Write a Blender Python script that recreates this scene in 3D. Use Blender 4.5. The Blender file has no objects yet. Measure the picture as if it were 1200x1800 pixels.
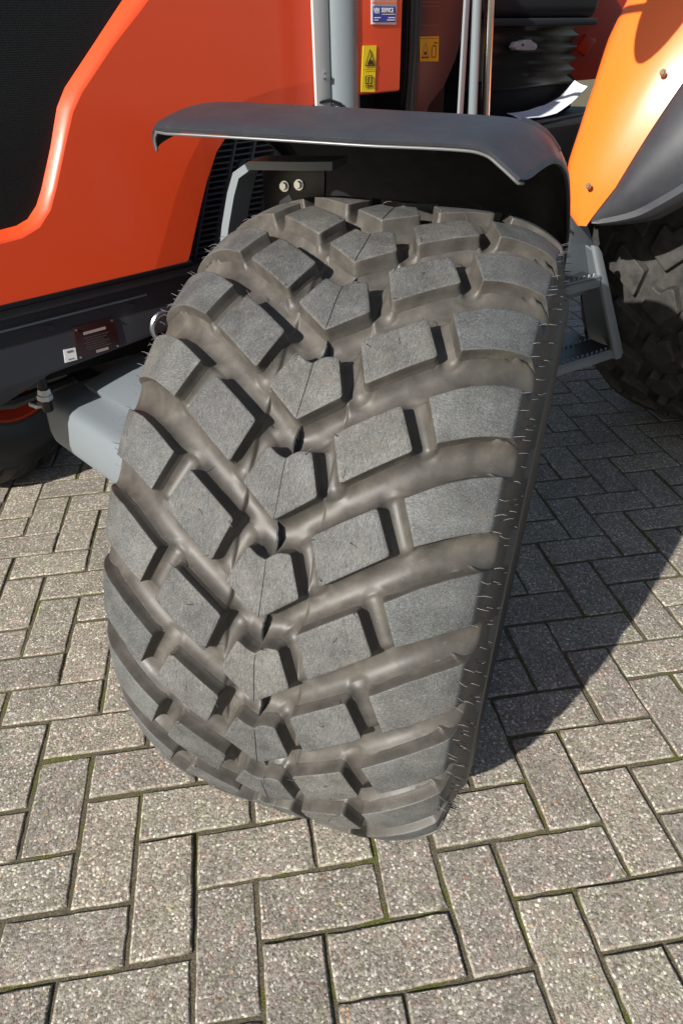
import bpy, bmesh, math, random
import numpy as np
from mathutils import Vector, Matrix, noise
random.seed(11)
R = math.radians
scene = bpy.context.scene
C = scene.collection

# ------------------------------------------------------------------ camera, sky, sun
cam_d = bpy.data.cameras.new('camera')
cam = bpy.data.objects.new('camera', cam_d); C.objects.link(cam)
cam.location = (0.18404, -0.79733, 1.21637)
cam.rotation_euler = (0.983491, 0.026438, -0.153471)
cam_d.sensor_fit = 'VERTICAL'; cam_d.sensor_height = 36.0
cam_d.lens = 1234.73 / 1800 * 36.0
cam_d.clip_start = 0.02; cam_d.clip_end = 500
scene.camera = cam

SUN_EL, SUN_AZ = R(27), R(226)          # azimuth clockwise from +Y
world = bpy.data.worlds.new('World'); scene.world = world
world.use_nodes = True
wn = world.node_tree.nodes; wl = world.node_tree.links
sky = wn.new('ShaderNodeTexSky'); sky.sky_type = 'NISHITA'; sky.sun_disc = False
sky.sun_elevation = SUN_EL; sky.sun_rotation = SUN_AZ
wl.new(sky.outputs[0], wn['Background'].inputs[0]); wn['Background'].inputs[1].default_value = 0.065
sd = bpy.data.lights.new('sun', 'SUN'); sd.energy = 5.0; sd.angle = R(0.53); sd.color = (1.0, 0.965, 0.905)
sun = bpy.data.objects.new('sun', sd); C.objects.link(sun)
sdir = Vector((math.sin(SUN_AZ) * math.cos(SUN_EL), math.cos(SUN_AZ) * math.cos(SUN_EL), math.sin(SUN_EL)))
sun.rotation_euler = sdir.to_track_quat('Z', 'Y').to_euler()
vs = scene.view_settings
vs.view_transform = 'Standard'; vs.look = 'None'; vs.exposure = 0.75; vs.gamma = 1.0; vs.use_curve_mapping = False

# ------------------------------------------------------------------ material helpers
def mat(name, col, rough=.5, metal=0.0, spec=.5, coat=0.0, build=None):
    m = bpy.data.materials.new(name); m.use_nodes = True
    nt = m.node_tree; b = nt.nodes['Principled BSDF']
    b.inputs['Base Color'].default_value = (*col, 1)
    b.inputs['Roughness'].default_value = rough; b.inputs['Metallic'].default_value = metal
    b.inputs['Specular IOR Level'].default_value = spec
    b.inputs['Coat Weight'].default_value = coat; b.inputs['Coat Roughness'].default_value = .22
    if build: build(nt, b)
    return m
def N(nt, typ, **kw):
    n = nt.nodes.new(typ)
    for k, v in kw.items():
        if k in n.inputs.keys(): n.inputs[k].default_value = v
        else: setattr(n, k, v)
    return n
def coords(nt, kind='Object', rnd=True, scale=None):
    tc = N(nt, 'ShaderNodeTexCoord'); out = tc.outputs[kind]
    if rnd:
        oi = N(nt, 'ShaderNodeObjectInfo'); mu = N(nt, 'ShaderNodeMath', operation='MULTIPLY'); mu.inputs[1].default_value = 37.0
        nt.links.new(oi.outputs['Random'], mu.inputs[0])
        ad = N(nt, 'ShaderNodeVectorMath', operation='ADD'); nt.links.new(out, ad.inputs[0]); nt.links.new(mu.outputs[0], ad.inputs[1]); out = ad.outputs[0]
    if scale:
        mp = N(nt, 'ShaderNodeMapping'); mp.inputs['Scale'].default_value = scale; nt.links.new(out, mp.inputs[0]); out = mp.outputs[0]
    return out
def ramp(nt, fac, stops):
    r = N(nt, 'ShaderNodeValToRGB'); e = r.color_ramp.elements
    while len(e) < len(stops): e.new(.5)
    for el, (p, c) in zip(e, stops):
        el.position = p; el.color = (c, c, c, 1) if isinstance(c, (int, float)) else (*c, 1)
    nt.links.new(fac, r.inputs[0]); return r.outputs[0]
def mix(nt, fac, a, b, blend='MIX'):
    m = N(nt, 'ShaderNodeMix', data_type='RGBA', blend_type=blend)
    for sock, v in ((m.inputs[0], fac), (m.inputs[6], a), (m.inputs[7], b)):
        if hasattr(v, 'links'): nt.links.new(v, sock)
        else: sock.default_value = v if isinstance(v, (int, float)) else (*v, 1)
    return m.outputs[2]
def noise_t(nt, vec, scale, detail=4, rough=.55):
    n = N(nt, 'ShaderNodeTexNoise', Scale=scale, Detail=detail, Roughness=rough); nt.links.new(vec, n.inputs['Vector']); return n.outputs['Fac']
def bump(nt, b, h, strength=.3, dist=.001, prev=None):
    n = N(nt, 'ShaderNodeBump', Strength=strength, Distance=dist); nt.links.new(h, n.inputs['Height'])
    if prev: nt.links.new(prev, n.inputs['Normal'])
    nt.links.new(n.outputs[0], b.inputs['Normal']); return n.outputs[0]

def paver_nodes(nt, b):
    v = coords(nt)
    oi = N(nt, 'ShaderNodeObjectInfo')
    vo = N(nt, 'ShaderNodeTexVoronoi', Scale=270.0, Randomness=1.0); nt.links.new(v, vo.inputs['Vector'])
    vo2 = N(nt, 'ShaderNodeTexVoronoi', Scale=135.0, Randomness=1.0); nt.links.new(v, vo2.inputs['Vector'])
    sep = N(nt, 'ShaderNodeSeparateColor'); nt.links.new(vo.outputs['Color'], sep.inputs[0])
    sep2 = N(nt, 'ShaderNodeSeparateColor'); nt.links.new(vo2.outputs['Color'], sep2.inputs[0])
    c = ramp(nt, sep.outputs[0], [(0, (.165, .148, .126)), (.35, (.255, .233, .200)), (.72, (.32, .297, .258)), (.91, (.40, .375, .33)), (.955, (.58, .555, .50)), (1, (.68, .66, .61))])
    # the few larger pale, ochre or dark pebbles
    big = ramp(nt, sep2.outputs[0], [(0, 0), (.88, 0), (.885, 1), (1, 1)])
    near = ramp(nt, vo2.outputs['Distance'], [(0, 1), (.34, 1), (.42, 0), (1, 0)])
    bm = N(nt, 'ShaderNodeMath', operation='MULTIPLY'); nt.links.new(big, bm.inputs[0]); nt.links.new(near, bm.inputs[1])
    pc = ramp(nt, sep2.outputs[1], [(0, (.12, .11, .11)), (.12, (.30, .28, .25)), (.3, (.62, .58, .49)), (.8, (.74, .71, .65)), (.93, (.55, .38, .2)), (1, (.42, .2, .13))])
    c = mix(nt, bm.outputs[0], c, pc)
    pits = ramp(nt, noise_t(nt, v, 160, 5, .7), [(0, 1), (.36, 1), (.44, 0), (1, 0)])
    c = mix(nt, pits, c, (.13, .115, .09))
    big_n = ramp(nt, noise_t(nt, v, 14, 3), [(.3, .84), (.7, 1.1)])
    c = mix(nt, 1.0, c, big_n, 'MULTIPLY')
    tint = ramp(nt, noise_t(nt, v, 38, 3, .6), [(.32, (.98, 1.0, .88)), (.5, (1, 1, 1)), (.68, (1.08, .97, .93))])
    c = mix(nt, 1.0, c, tint, 'MULTIPLY')
    tone = ramp(nt, oi.outputs['Random'], [(0, (.88, .86, .84)), (.3, (.98, .95, .93)), (.6, (1.0, .99, .95)), (1, (1.1, 1.06, 1.0))])
    c = mix(nt, 1.0, c, tone, 'MULTIPLY')
    # moss and soil creep up the chamfer: dirt with the paver's own edge as shape
    sx = N(nt, 'ShaderNodeTexCoord'); ps = N(nt, 'ShaderNodeSeparateXYZ'); nt.links.new(sx.outputs['Object'], ps.inputs[0])
    low = N(nt, 'ShaderNodeMath', operation='MULTIPLY_ADD'); low.inputs[1].default_value = -260; low.inputs[2].default_value = -.3; nt.links.new(ps.outputs[2], low.inputs[0])
    nz = noise_t(nt, v, 90, 3); ad = N(nt, 'ShaderNodeMath', operation='MULTIPLY'); ad.use_clamp = True; nt.links.new(low.outputs[0], ad.inputs[0]); nt.links.new(ramp(nt, nz, [(.3, .5), (.6, 1.4)]), ad.inputs[1])
    c = mix(nt, ad.outputs[0], c, (.10, .088, .055))
    nt.links.new(c, b.inputs['Base Color'])
    h1 = ramp(nt, vo.outputs['Distance'], [(0, 1), (.55, .35), (.9, 0)])
    h2 = N(nt, 'ShaderNodeMath', operation='MULTIPLY_ADD'); h2.inputs[1].default_value = .8; nt.links.new(bm.outputs[0], h2.inputs[0]); nt.links.new(h1, h2.inputs[2])
    h3 = N(nt, 'ShaderNodeMath', operation='MULTIPLY_ADD'); h3.inputs[1].default_value = -1.1; nt.links.new(pits, h3.inputs[0]); nt.links.new(h2.outputs[0], h3.inputs[2])
    bump(nt, b, h3.outputs[0], .5, .0012)
M_paver = mat('exposed_aggregate_concrete', (.35, .32, .27), .9, spec=.25, build=paver_nodes)

def soil_nodes(nt, b):
    v = coords(nt, rnd=False)
    f = noise_t(nt, v, 420, 5, .75)
    c = ramp(nt, f, [(.3, (.045, .037, .024)), (.5, (.13, .11, .072)), (.68, (.30, .26, .19))])
    g = ramp(nt, noise_t(nt, v, 9, 4, .6), [(.5, 0), (.62, 1)])
    c = mix(nt, g, c, ramp(nt, f, [(.3, (.045, .05, .012)), (.5, (.12, .125, .03)), (.7, (.26, .25, .08))]))
    nt.links.new(c, b.inputs['Base Color'])
    bump(nt, b, f, 1.0, .004)
M_soil = mat('joint_soil_and_moss', (.05, .045, .03), .95, spec=.2, build=soil_nodes)
M_moss = mat('moss', (.10, .11, .02), .9, spec=.2, build=lambda nt, b: nt.links.new(ramp(nt, noise_t(nt, coords(nt), 300), [(.3, (.035, .04, .008)), (.7, (.15, .155, .035))]), b.inputs['Base Color']))

def tread_nodes(stretch, lo, hi):
    def f(nt, b):
        v = coords(nt)
        vs_ = coords(nt, scale=stretch)
        s1 = noise_t(nt, vs_, 1.0, 5, .75)
        sp = noise_t(nt, v, 900, 2, .5)
        c = ramp(nt, s1, [(.25, lo), (.52, tuple((a + q) / 2 for a, q in zip(lo, hi))), (.78, hi)])
        big = ramp(nt, noise_t(nt, v, 24, 4, .65), [(.3, .68), (.5, 1.0), (.72, 1.4)])
        c = mix(nt, 1.0, c, big, 'MULTIPLY')
        oi = N(nt, 'ShaderNodeObjectInfo')
        c = mix(nt, 1.0, c, ramp(nt, oi.outputs['Random'], [(0, (.86, .87, .88)), (.5, (1, 1, 1)), (1, (1.14, 1.11, 1.06))]), 'MULTIPLY')
        grit = ramp(nt, noise_t(nt, v, 480, 3, .7), [(.34, .76), (.5, 1.02), (.66, 1.32)])
        c = mix(nt, 1.0, c, grit, 'MULTIPLY')
        dust = ramp(nt, sp, [(.65, 0), (.73, 1)])
        c = mix(nt, dust, c, (.25, .24, .22))
        brown = ramp(nt, noise_t(nt, v, 35, 4, .6), [(.56, 0), (.76, .5)])
        c = mix(nt, brown, c, (.115, .1, .078))
        nt.links.new(c, b.inputs['Base Color'])
        nt.links.new(ramp(nt, s1, [(.3, .72), (.7, .52)]), b.inputs['Roughness'])
        h = N(nt, 'ShaderNodeMath', operation='ADD'); nt.links.new(s1, h.inputs[0]); nt.links.new(sp, h.inputs[1])
        bump(nt, b, h.outputs[0], .7, .0008)
    return f
M_top = mat('scuffed_rubber_tread_face', (.1, .1, .1), .55, spec=.38, build=tread_nodes((900, 130, 130), (.030, .030, .029), (.142, .140, .133)))
M_shoulder_top = mat('scuffed_rubber_shoulder_face', (.1, .1, .1), .55, spec=.38, build=tread_nodes((120, 800, 800), (.028, .030, .030), (.140, .142, .138)))
def groove_nodes(nt, b):
    v = coords(nt)
    n1 = noise_t(nt, v, 26, 4, .6)
    c = ramp(nt, n1, [(.3, (.044, .040, .035)), (.55, (.072, .065, .056)), (.75, (.106, .095, .080))])
    dust = ramp(nt, noise_t(nt, v, 620, 3, .6), [(.66, 0), (.76, 1)])
    patch = ramp(nt, noise_t(nt, v, 16, 3), [(.5, 0), (.62, 1)])
    m = N(nt, 'ShaderNodeMath', operation='MULTIPLY'); nt.links.new(dust, m.inputs[0]); nt.links.new(patch, m.inputs[1])
    c = mix(nt, m.outputs[0], c, (.36, .33, .28))
    nt.links.new(c, b.inputs['Base Color'])
    nt.links.new(ramp(nt, n1, [(.3, .45), (.7, .58)]), b.inputs['Roughness'])
    bump(nt, b, noise_t(nt, v, 240, 4, .6), .12, .001)
M_groove = mat('moulded_rubber_with_brown_film', (.11, .095, .075), .5, spec=.4, build=groove_nodes)
M_side = mat('clean_black_rubber', (.017, .019, .023), .45, spec=.45, build=lambda nt, b: bump(nt, b, noise_t(nt, coords(nt), 60, 4), .15, .001))
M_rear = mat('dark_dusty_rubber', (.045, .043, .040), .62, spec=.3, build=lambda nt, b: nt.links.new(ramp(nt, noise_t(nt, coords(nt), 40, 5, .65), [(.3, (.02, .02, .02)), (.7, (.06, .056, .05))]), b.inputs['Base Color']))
M_hair = mat('rubber_hair', (.07, .07, .07), .35, spec=.6)
M_seam = mat('black_rubber_flash', (.012, .012, .012), .5)

def paint_nodes(nt, b):
    v = coords(nt, rnd=False)
    bump(nt, b, noise_t(nt, v, 3.5, 2), .04, .01)
    sp = ramp(nt, noise_t(nt, v, 130, 3, .7), [(.70, 0), (.74, 1)])
    base = tuple(b.inputs['Base Color'].default_value)[:3]
    nt.links.new(mix(nt, sp, base, tuple(min(1, x * .9 + .05) for x in base)), b.inputs['Base Color'])
M_orange = mat('orange_paint', (.72, .064, .014), .44, spec=.4, coat=.5, build=paint_nodes)
M_orange_sunlit = mat('sunlit_orange_paint', (.88, .16, .018), .36, spec=.45, coat=.4, build=paint_nodes)  # hood orange with the sun's overexposure put into a yellower base
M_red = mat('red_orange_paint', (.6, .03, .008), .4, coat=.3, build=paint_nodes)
M_grey = mat('grey_metal_paint', (.15, .17, .185), .38, spec=.5, build=paint_nodes)
M_lgrey = mat('light_grey_metal_paint', (.2, .22, .235), .42, spec=.5, build=paint_nodes)
M_pale = mat('pale_grey_paint', (.42, .43, .42), .45, spec=.4, build=paint_nodes)
M_dgrey = mat('dark_grey_metal_paint', (.024, .027, .033), .45, spec=.5, build=paint_nodes)
def plastic_nodes(nt, b):
    v = coords(nt, rnd=False)
    bump(nt, b, noise_t(nt, v, 900, 2), .16, .0006)
    nt.links.new(ramp(nt, noise_t(nt, v, 30, 4), [(.3, .42), (.7, .55)]), b.inputs['Roughness'])
    base = tuple(b.inputs['Base Color'].default_value)[:3]
    d_ = ramp(nt, noise_t(nt, v, 7, 6, .75), [(.45, 0), (.8, .5)]); sp_ = ramp(nt, noise_t(nt, v, 260, 2, .6), [(.7, 0), (.76, .7)])
    nt.links.new(mix(nt, sp_, mix(nt, d_, base, (.075, .072, .066)), (.13, .125, .115)), b.inputs['Base Color'])
M_plastic = mat('grained_black_plastic', (.030, .032, .038), .48, spec=.5, build=plastic_nodes)
M_louvre = mat('louvre_plastic', (.055, .06, .075), .45)
M_edge = mat('plastic_edge_glint', (.10, .10, .105), .3, spec=.6)  # paler than the mudguard plastic: sun glint put into the colour
M_black = mat('black_paint', (.012, .012, .014), .4, spec=.4)
M_matte = mat('matte_black', (.008, .008, .009), .7, spec=.3)
M_chrome = mat('bright_steel', (.62, .64, .66), .16, metal=1.0)
M_zinc = mat('zinc_plated_steel', (.5, .52, .55), .32, metal=1.0, build=lambda nt, b: bump(nt, b, noise_t(nt, coords(nt), 200), .2, .0005))
M_alu = mat('brushed_aluminium', (.55, .55, .54), .4, metal=1.0, build=lambda nt, b: bump(nt, b, noise_t(nt, coords(nt, scale=(60, 60, 900)), 1), .2, .0005))
M_maroon = mat('tinted_plastic', (.06, .034, .045), .34, spec=.4)
M_yellow = mat('yellow_vinyl', (.78, .58, .01), .45)
M_amber = mat('amber_vinyl', (.72, .42, .01), .45)
M_ink = mat('black_ink', (.02, .018, .015), .5)
M_white = mat('white_vinyl', (.75, .75, .75), .45)
M_blue = mat('blue_ink', (.02, .045, .30), .4)
M_redink = mat('pale_red_ink', (.7, .16, .08), .45)
M_plate = mat('dark_rating_plate', (.02, .007, .008), .3, spec=.5)
M_platelight = mat('worn_plate_field', (.3, .24, .22), .4)
M_paper = mat('white_paper', (.75, .77, .85), .6, build=lambda nt, b: bump(nt, b, noise_t(nt, coords(nt), 25), .3, .004))
M_buckle = mat('grey_plastic_buckle', (.48, .44, .44), .35)
def mesh_nodes(nt, b):
    v = coords(nt, rnd=False)
    vo = N(nt, 'ShaderNodeTexVoronoi', Scale=330.0, Randomness=.15); nt.links.new(v, vo.inputs['Vector'])
    nt.links.new(ramp(nt, vo.outputs['Distance'], [(.25, .001), (.5, .012)]), b.inputs['Base Color'])
    bump(nt, b, vo.outputs['Distance'], .5, .0015)
M_perf = mat('perforated_black_sheet', (.015, .015, .016), .3, spec=.28, build=mesh_nodes)

# ------------------------------------------------------------------ mesh helpers
def tag(o, label=None, cat=None, group=None, kind=None):
    for k, v in (('label', label), ('category', cat), ('group', group), ('kind', kind)):
        if v: o[k] = v
    return o
def link(name, me, parent=None):
    o = bpy.data.objects.new(name, me); C.objects.link(o)
    if parent: o.parent = parent
    return o
def mesh_of(name, verts, faces, mats, idx=None, smooth=True, recalc=True):
    me = bpy.data.meshes.new(name); me.from_pydata([tuple(v) for v in verts], [], faces)
    for m in (mats if isinstance(mats, (list, tuple)) else [mats]): me.materials.append(m)
    if recalc:
        if idx: me.polygons.foreach_set('material_index', idx)
        bm = bmesh.new(); bm.from_mesh(me); bmesh.ops.recalc_face_normals(bm, faces=bm.faces); bm.to_mesh(me); bm.free()
    elif idx: me.polygons.foreach_set('material_index', idx)
    if smooth is True: me.polygons.foreach_set('use_smooth', [True] * len(me.polygons))
    elif smooth: me.polygons.foreach_set('use_smooth', smooth)
    me.update(); return me
def P(X, Y, Z): return Vector((X, -Y, Z))          # tractor frame: X rearward, Y outward, Z up
def bm_mesh(name, bm, m, smooth=False):
    bmesh.ops.recalc_face_normals(bm, faces=bm.faces)
    me = bpy.data.meshes.new(name); bm.to_mesh(me); bm.free()
    for q in (m if isinstance(m, (list, tuple)) else [m]): me.materials.append(q)
    if smooth: me.polygons.foreach_set('use_smooth', [True] * len(me.polygons))
    return me
def sharpen(me, ang=35):
    bm = bmesh.new(); bm.from_mesh(me)
    for e in bm.edges:
        if len(e.link_faces) == 2 and e.calc_face_angle(0) > R(ang): e.smooth = False
    for f in bm.faces: f.smooth = True
    bm.to_mesh(me); bm.free(); return me
def prism(name, pts, off, m, parent=None, bev=0.0, seg=2):
    """closed outline (3D points) extruded by the vector off, edges rounded"""
    bm = bmesh.new(); off = Vector(off)
    a = [bm.verts.new(p) for p in pts]; b = [bm.verts.new(Vector(p) + off) for p in pts]
    bm.faces.new(a); bm.faces.new(b[::-1]); n = len(a)
    for i in range(n): bm.faces.new((a[i], b[i], b[(i + 1) % n], a[(i + 1) % n]))
    bmesh.ops.recalc_face_normals(bm, faces=bm.faces)
    if bev: bmesh.ops.bevel(bm, geom=[e for e in bm.edges if e.calc_face_angle(0) > R(25)], offset=bev, segments=seg, profile=.6, affect='EDGES')
    return link(name, sharpen(bm_mesh(name, bm, m)), parent)
def box(name, lo, hi, m, parent=None, bev=.004, seg=2):
    (x0, y0, z0), (x1, y1, z1) = lo, hi
    return prism(name, [P(x0, y0, z0), P(x1, y0, z0), P(x1, y1, z0), P(x0, y1, z0)], (0, 0, z1 - z0), m, parent, bev, seg)
def tube_geo(path, rad, seg=10, cap=True):
    V, F = [], []; path = [Vector(p) for p in path]; n = len(path)
    rads = rad if isinstance(rad, (list, tuple)) else [rad] * n
    up = Vector((0, 0, 1)); prev = None
    for i, p in enumerate(path):
        t = (path[min(i + 1, n - 1)] - path[max(i - 1, 0)]).normalized()
        if prev is None: a = t.cross(up if abs(t.z) < .9 else Vector((1, 0, 0))).normalized()
        else: a = (prev - t * prev.dot(t)).normalized()
        prev = a; b = t.cross(a)
        for k in range(seg):
            an = 2 * math.pi * k / seg; V.append(p + (a * math.cos(an) + b * math.sin(an)) * rads[i])
    for i in range(n - 1):
        for k in range(seg):
            k2 = (k + 1) % seg; F.append((i * seg + k, i * seg + k2, (i + 1) * seg + k2, (i + 1) * seg + k))
    if cap: F.append(tuple(range(seg))[::-1]); F.append(tuple((n - 1) * seg + k for k in range(seg)))
    return V, F
def tube(name, path, rad, m, parent=None, seg=12):
    V, F = tube_geo(path, rad, seg); return link(name, sharpen(mesh_of(name, V, F, m)), parent)
def shell(name, grid, th, m, parent=None, normal_hint=None):
    """a sheet through a grid of points, given the thickness th"""
    nr, nc = len(grid), len(grid[0]); V = [Vector(p) for r in grid for p in r]
    nor = []
    for i in range(nr):
        for j in range(nc):
            a = grid[min(i + 1, nr - 1)][j] - grid[max(i - 1, 0)][j]; b = grid[i][min(j + 1, nc - 1)] - grid[i][max(j - 1, 0)]
            nor.append(a.cross(b).normalized())
    V2 = [v - n * th for v, n in zip(V, nor)]; o = nr * nc; F = []
    for i in range(nr - 1):
        for j in range(nc - 1):
            q = (i * nc + j, i * nc + j + 1, (i + 1) * nc + j + 1, (i + 1) * nc + j); F.append(q); F.append(tuple(o + k for k in q[::-1]))
    loop = [j for j in range(nc)] + [i * nc + nc - 1 for i in range(1, nr)] + [(nr - 1) * nc + j for j in range(nc - 2, -1, -1)] + [i * nc for i in range(nr - 2, 0, -1)]
    for a, b in zip(loop, loop[1:] + loop[:1]): F.append((a, b, o + b, o + a))
    return link(name, sharpen(mesh_of(name, V + V2, F, m), 50), parent)
def hexbolt(name, p, axis, r, h, m, parent):
    bm = bmesh.new(); q = Vector(axis).to_track_quat('Z', 'Y').to_matrix().to_4x4()
    bmesh.ops.create_cone(bm, cap_ends=True, segments=16, radius1=r * 1.35, radius2=r * 1.35, depth=h * .25, matrix=Matrix.Translation((0, 0, h * .12)))
    bmesh.ops.create_cone(bm, cap_ends=True, segments=6, radius1=r, radius2=r * .94, depth=h, matrix=Matrix.Translation((0, 0, h * .55)))
    bmesh.ops.transform(bm, matrix=Matrix.Translation(p) @ q, verts=bm.verts)
    return link(name, bm_mesh(name, bm, m), parent)
def lerp(a, b, t): return a + (b - a) * t
def interp(x, pts):
    if x <= pts[0][0]: return pts[0][1]
    for (x0, y0), (x1, y1) in zip(pts, pts[1:]):
        if x <= x1: return lerp(y0, y1, (x - x0) / (x1 - x0))
    return pts[-1][1]
def smooth_curve(pts, n):
    """Catmull-Rom through 2D/3D points, n samples"""
    pts = [Vector(p) for p in pts]; m = len(pts); out = []
    for i in range(n):
        u = i / (n - 1) * (m - 1); k = min(int(u), m - 2); t = u - k
        p0, p1, p2, p3 = pts[max(k - 1, 0)], pts[k], pts[k + 1], pts[min(k + 2, m - 1)]
        out.append(.5 * ((2 * p1) + (p2 - p0) * t + (2 * p0 - 5 * p1 + 4 * p2 - p3) * t * t + (3 * p1 - p0 - 3 * p2 + p3) * t ** 3))
    return out
def resample(pts, n):
    pts = [Vector(p) for p in pts]; L = [0]
    for a, b in zip(pts, pts[1:]): L.append(L[-1] + (b - a).length)
    out = []
    for i in range(n):
        d = L[-1] * i / (n - 1)
        k = max(j for j in range(len(L)) if L[j] <= d + 1e-9); k = min(k, len(pts) - 2)
        out.append(pts[k].lerp(pts[k + 1], (d - L[k]) / max(L[k + 1] - L[k], 1e-9)))
    return out

# ------------------------------------------------------------------ pavement: herringbone of concrete pavers
A = 0.107
g = mesh_of('pavement', [(-60, -60, -.0036), (60, -60, -.0045), (60, 60, -.0036), (-60, 60, -.0036)], [(0, 1, 2, 3)], M_soil, smooth=False)
pavement = tag(link('pavement', g), kind='structure')
def paver_mesh(seed):
    rnd = random.Random(seed); L, W = 2 * A - .0056, A - .0056
    base = []
    for k in range(11): base.append((-.5 + k * .1, -.5))
    for k in range(1, 6): base.append((.5, -.5 + k * .2))
    for k in range(1, 11): base.append((.5 - k * .1, .5))
    for k in range(1, 5): base.append((-.5, .5 - k * .2))
    n = len(base); wob = [rnd.gauss(0, .0005) for _ in base]
    def ring(inset, z, jit):
        return [((L / 2 - inset) * x * 2 + rnd.uniform(-jit, jit) + w * (abs(x) == .5), (W / 2 - inset) * y * 2 + rnd.uniform(-jit, jit) + w * (abs(y) == .5), z + rnd.uniform(-jit, jit) * .4) for (x, y), w in zip(base, wob)]
    V = ring(.0046, 0, .0006) + ring(.0014, -.0022, .0010) + ring(0, -.0065, .0006) + ring(0, -.03, 0)
    F = [tuple(range(n))]
    for k in range(3):
        for i in range(n): F.append((k * n + i, (k + 1) * n + i, (k + 1) * n + (i + 1) % n, k * n + (i + 1) % n))
    return mesh_of('paver', V, F, M_paver, smooth=[False] + [True] * (3 * n))
paver_meshes = [paver_mesh(s) for s in range(9)]
Rc = cam.rotation_euler.to_matrix().transposed()
def to_px(p):
    c = Rc @ (Vector(p) - cam.location)
    if c.z > -.05: return None
    return (600 + 1234.73 * c.x / -c.z, 900 - 1234.73 * c.y / -c.z, -c.z)
cells = []
for i in range(-60, 60):
    for j in range(-30, 30):
        for kind in (0, 1):
            u, v = i - 2 * j, i + 2 * j + kind
            cx, cy = (u + (1 if kind == 0 else .5)) * A, -(v + (.5 if kind == 0 else 1)) * A
            if abs(cx) > 5.5 or not -2.2 < cy < 5.5: continue
            q = to_px((cx, cy, 0)); vis = q and -120 < q[0] < 1320 and 380 < q[1] < 1950
            # what the front tyre and the tractor hide does not count as seen
            hid = vis and ((250 < q[0] < 800 and q[1] < 1220) or (q[0] < 900 and q[1] < 600) or (q[0] < 120 and q[1] < 760))
            cells.append((-(1 / q[2] ** 2) if vis and not hid else 1.0, cx, cy, kind))
cells.sort(); rest_v, rest_f = [], []
for n, (sc, cx, cy, kind) in enumerate(cells):
    rnd = random.Random(n * 7 + 1)
    rot = (math.pi / 2 if kind else 0) + rnd.choice((0, math.pi)) + rnd.gauss(0, .009)
    z = rnd.gauss(0, .0009); tilt = (rnd.gauss(0, .004), rnd.gauss(0, .003))
    cx += rnd.gauss(0, .0012); cy += rnd.gauss(0, .0012)
    me = paver_meshes[rnd.randrange(9)]
    if sc < 0 and n < 300:
        o = link('paver', me, pavement); o.location = (cx, cy, z); o.rotation_euler = (tilt[0], tilt[1], rot)
    elif abs(cx) < 4.5:
        mt = Matrix.Translation((cx, cy, z)) @ Matrix.Rotation(rot, 4, 'Z'); b0 = len(rest_v)
        rest_v += [mt @ v.co for v in me.vertices]; rest_f += [tuple(b0 + k for k in p.vertices) for p in me.polygons]
tag(link('paver_field', mesh_of('paver_field', rest_v, rest_f, M_paver, smooth=False), pavement), kind='stuff')
# moss cushions in the joints
mv, mf = [], []; rnd = random.Random(5)
for n, (sc, cx, cy, kind) in enumerate(cells[:300]):
    if sc >= 0: break
    for side in range(3):
        if noise.noise(Vector((cx * 2.2, cy * 2.2, side * .3))) < -.05 + .1 * side: continue
        for q in range(rnd.randint(2, 16)):
            tpos = rnd.uniform(-.5, .5); off = A / 2 + rnd.gauss(0, .0012)
            lx, ly = ((tpos * 2 * A, -off) if side else (-A + rnd.gauss(0, .0012), tpos * A))
            if kind: lx, ly = ly, lx
            r_ = rnd.uniform(.0018, .0042); b0 = len(mv); c_ = Vector((cx + lx, cy + ly, -.006))
            for k in range(5):
                an = k * 2 * math.pi / 5 + q; mv.append(c_ + Vector((math.cos(an) * r_ * 1.3, math.sin(an) * r_ * 1.3, 0)))
            mv.append(c_ + Vector((rnd.uniform(-.001, .001), rnd.uniform(-.001, .001), r_ * rnd.uniform(.5, 1.1))))
            mf += [(b0 + k, b0 + (k + 1) % 5, b0 + 5) for k in range(5)]
tag(link('moss', mesh_of('moss', mv, mf, M_moss), pavement), kind='stuff')

# ------------------------------------------------------------------ the tractor
AZ = R(35)
tractor = bpy.data.objects.new('tractor', None); C.objects.link(tractor)
tractor.location = (0.38977, 0.24049, 0); tractor.rotation_euler = (0, 0, AZ)
tag(tractor, 'orange tractor with grey frame, its wide knobbly front tyre steered towards the viewer', 'tractor')
tractor_w = Matrix.Translation(tractor.location) @ Matrix.Rotation(AZ, 4, 'Z')
tinv = tractor_w.inverted()

# ---- tyre: profile, tread blocks
RT, PITCH, PHI0 = 0.51908, R(12.6495), R(65.13)
PL = PITCH * RT
def r_out(s):
    s = abs(s); return RT + .18574 * s * s - 18.3284 * s ** 4
profs = {1: [(i * .0075, r_out(i * .0075)) for i in range(0, 31)] + [(.2290, .4780), (.2315, .4725), (.2350, .4580), (.2380, .4450), (.2405, .4340)],
         -1: [(i * .0075, r_out(i * .0075)) for i in range(0, 31)] + [(.2330, .4745), (.2400, .4670), (.2470, .4575), (.2525, .4470), (.2560, .4350)]}
sigs = {}
for q_, pr_ in profs.items():
    sigs[q_] = [0.0]
    for (a0, b0), (a1, b1) in zip(pr_, pr_[1:]): sigs[q_].append(sigs[q_][-1] + math.hypot(a1 - a0, b1 - b0))
def sigma_of(s, q=1): return math.copysign(interp(abs(s), [(p[0], w) for p, w in zip(profs[q], sigs[q])]), s)
def left_s(s): return s + max(0, s - .2) * .385
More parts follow.
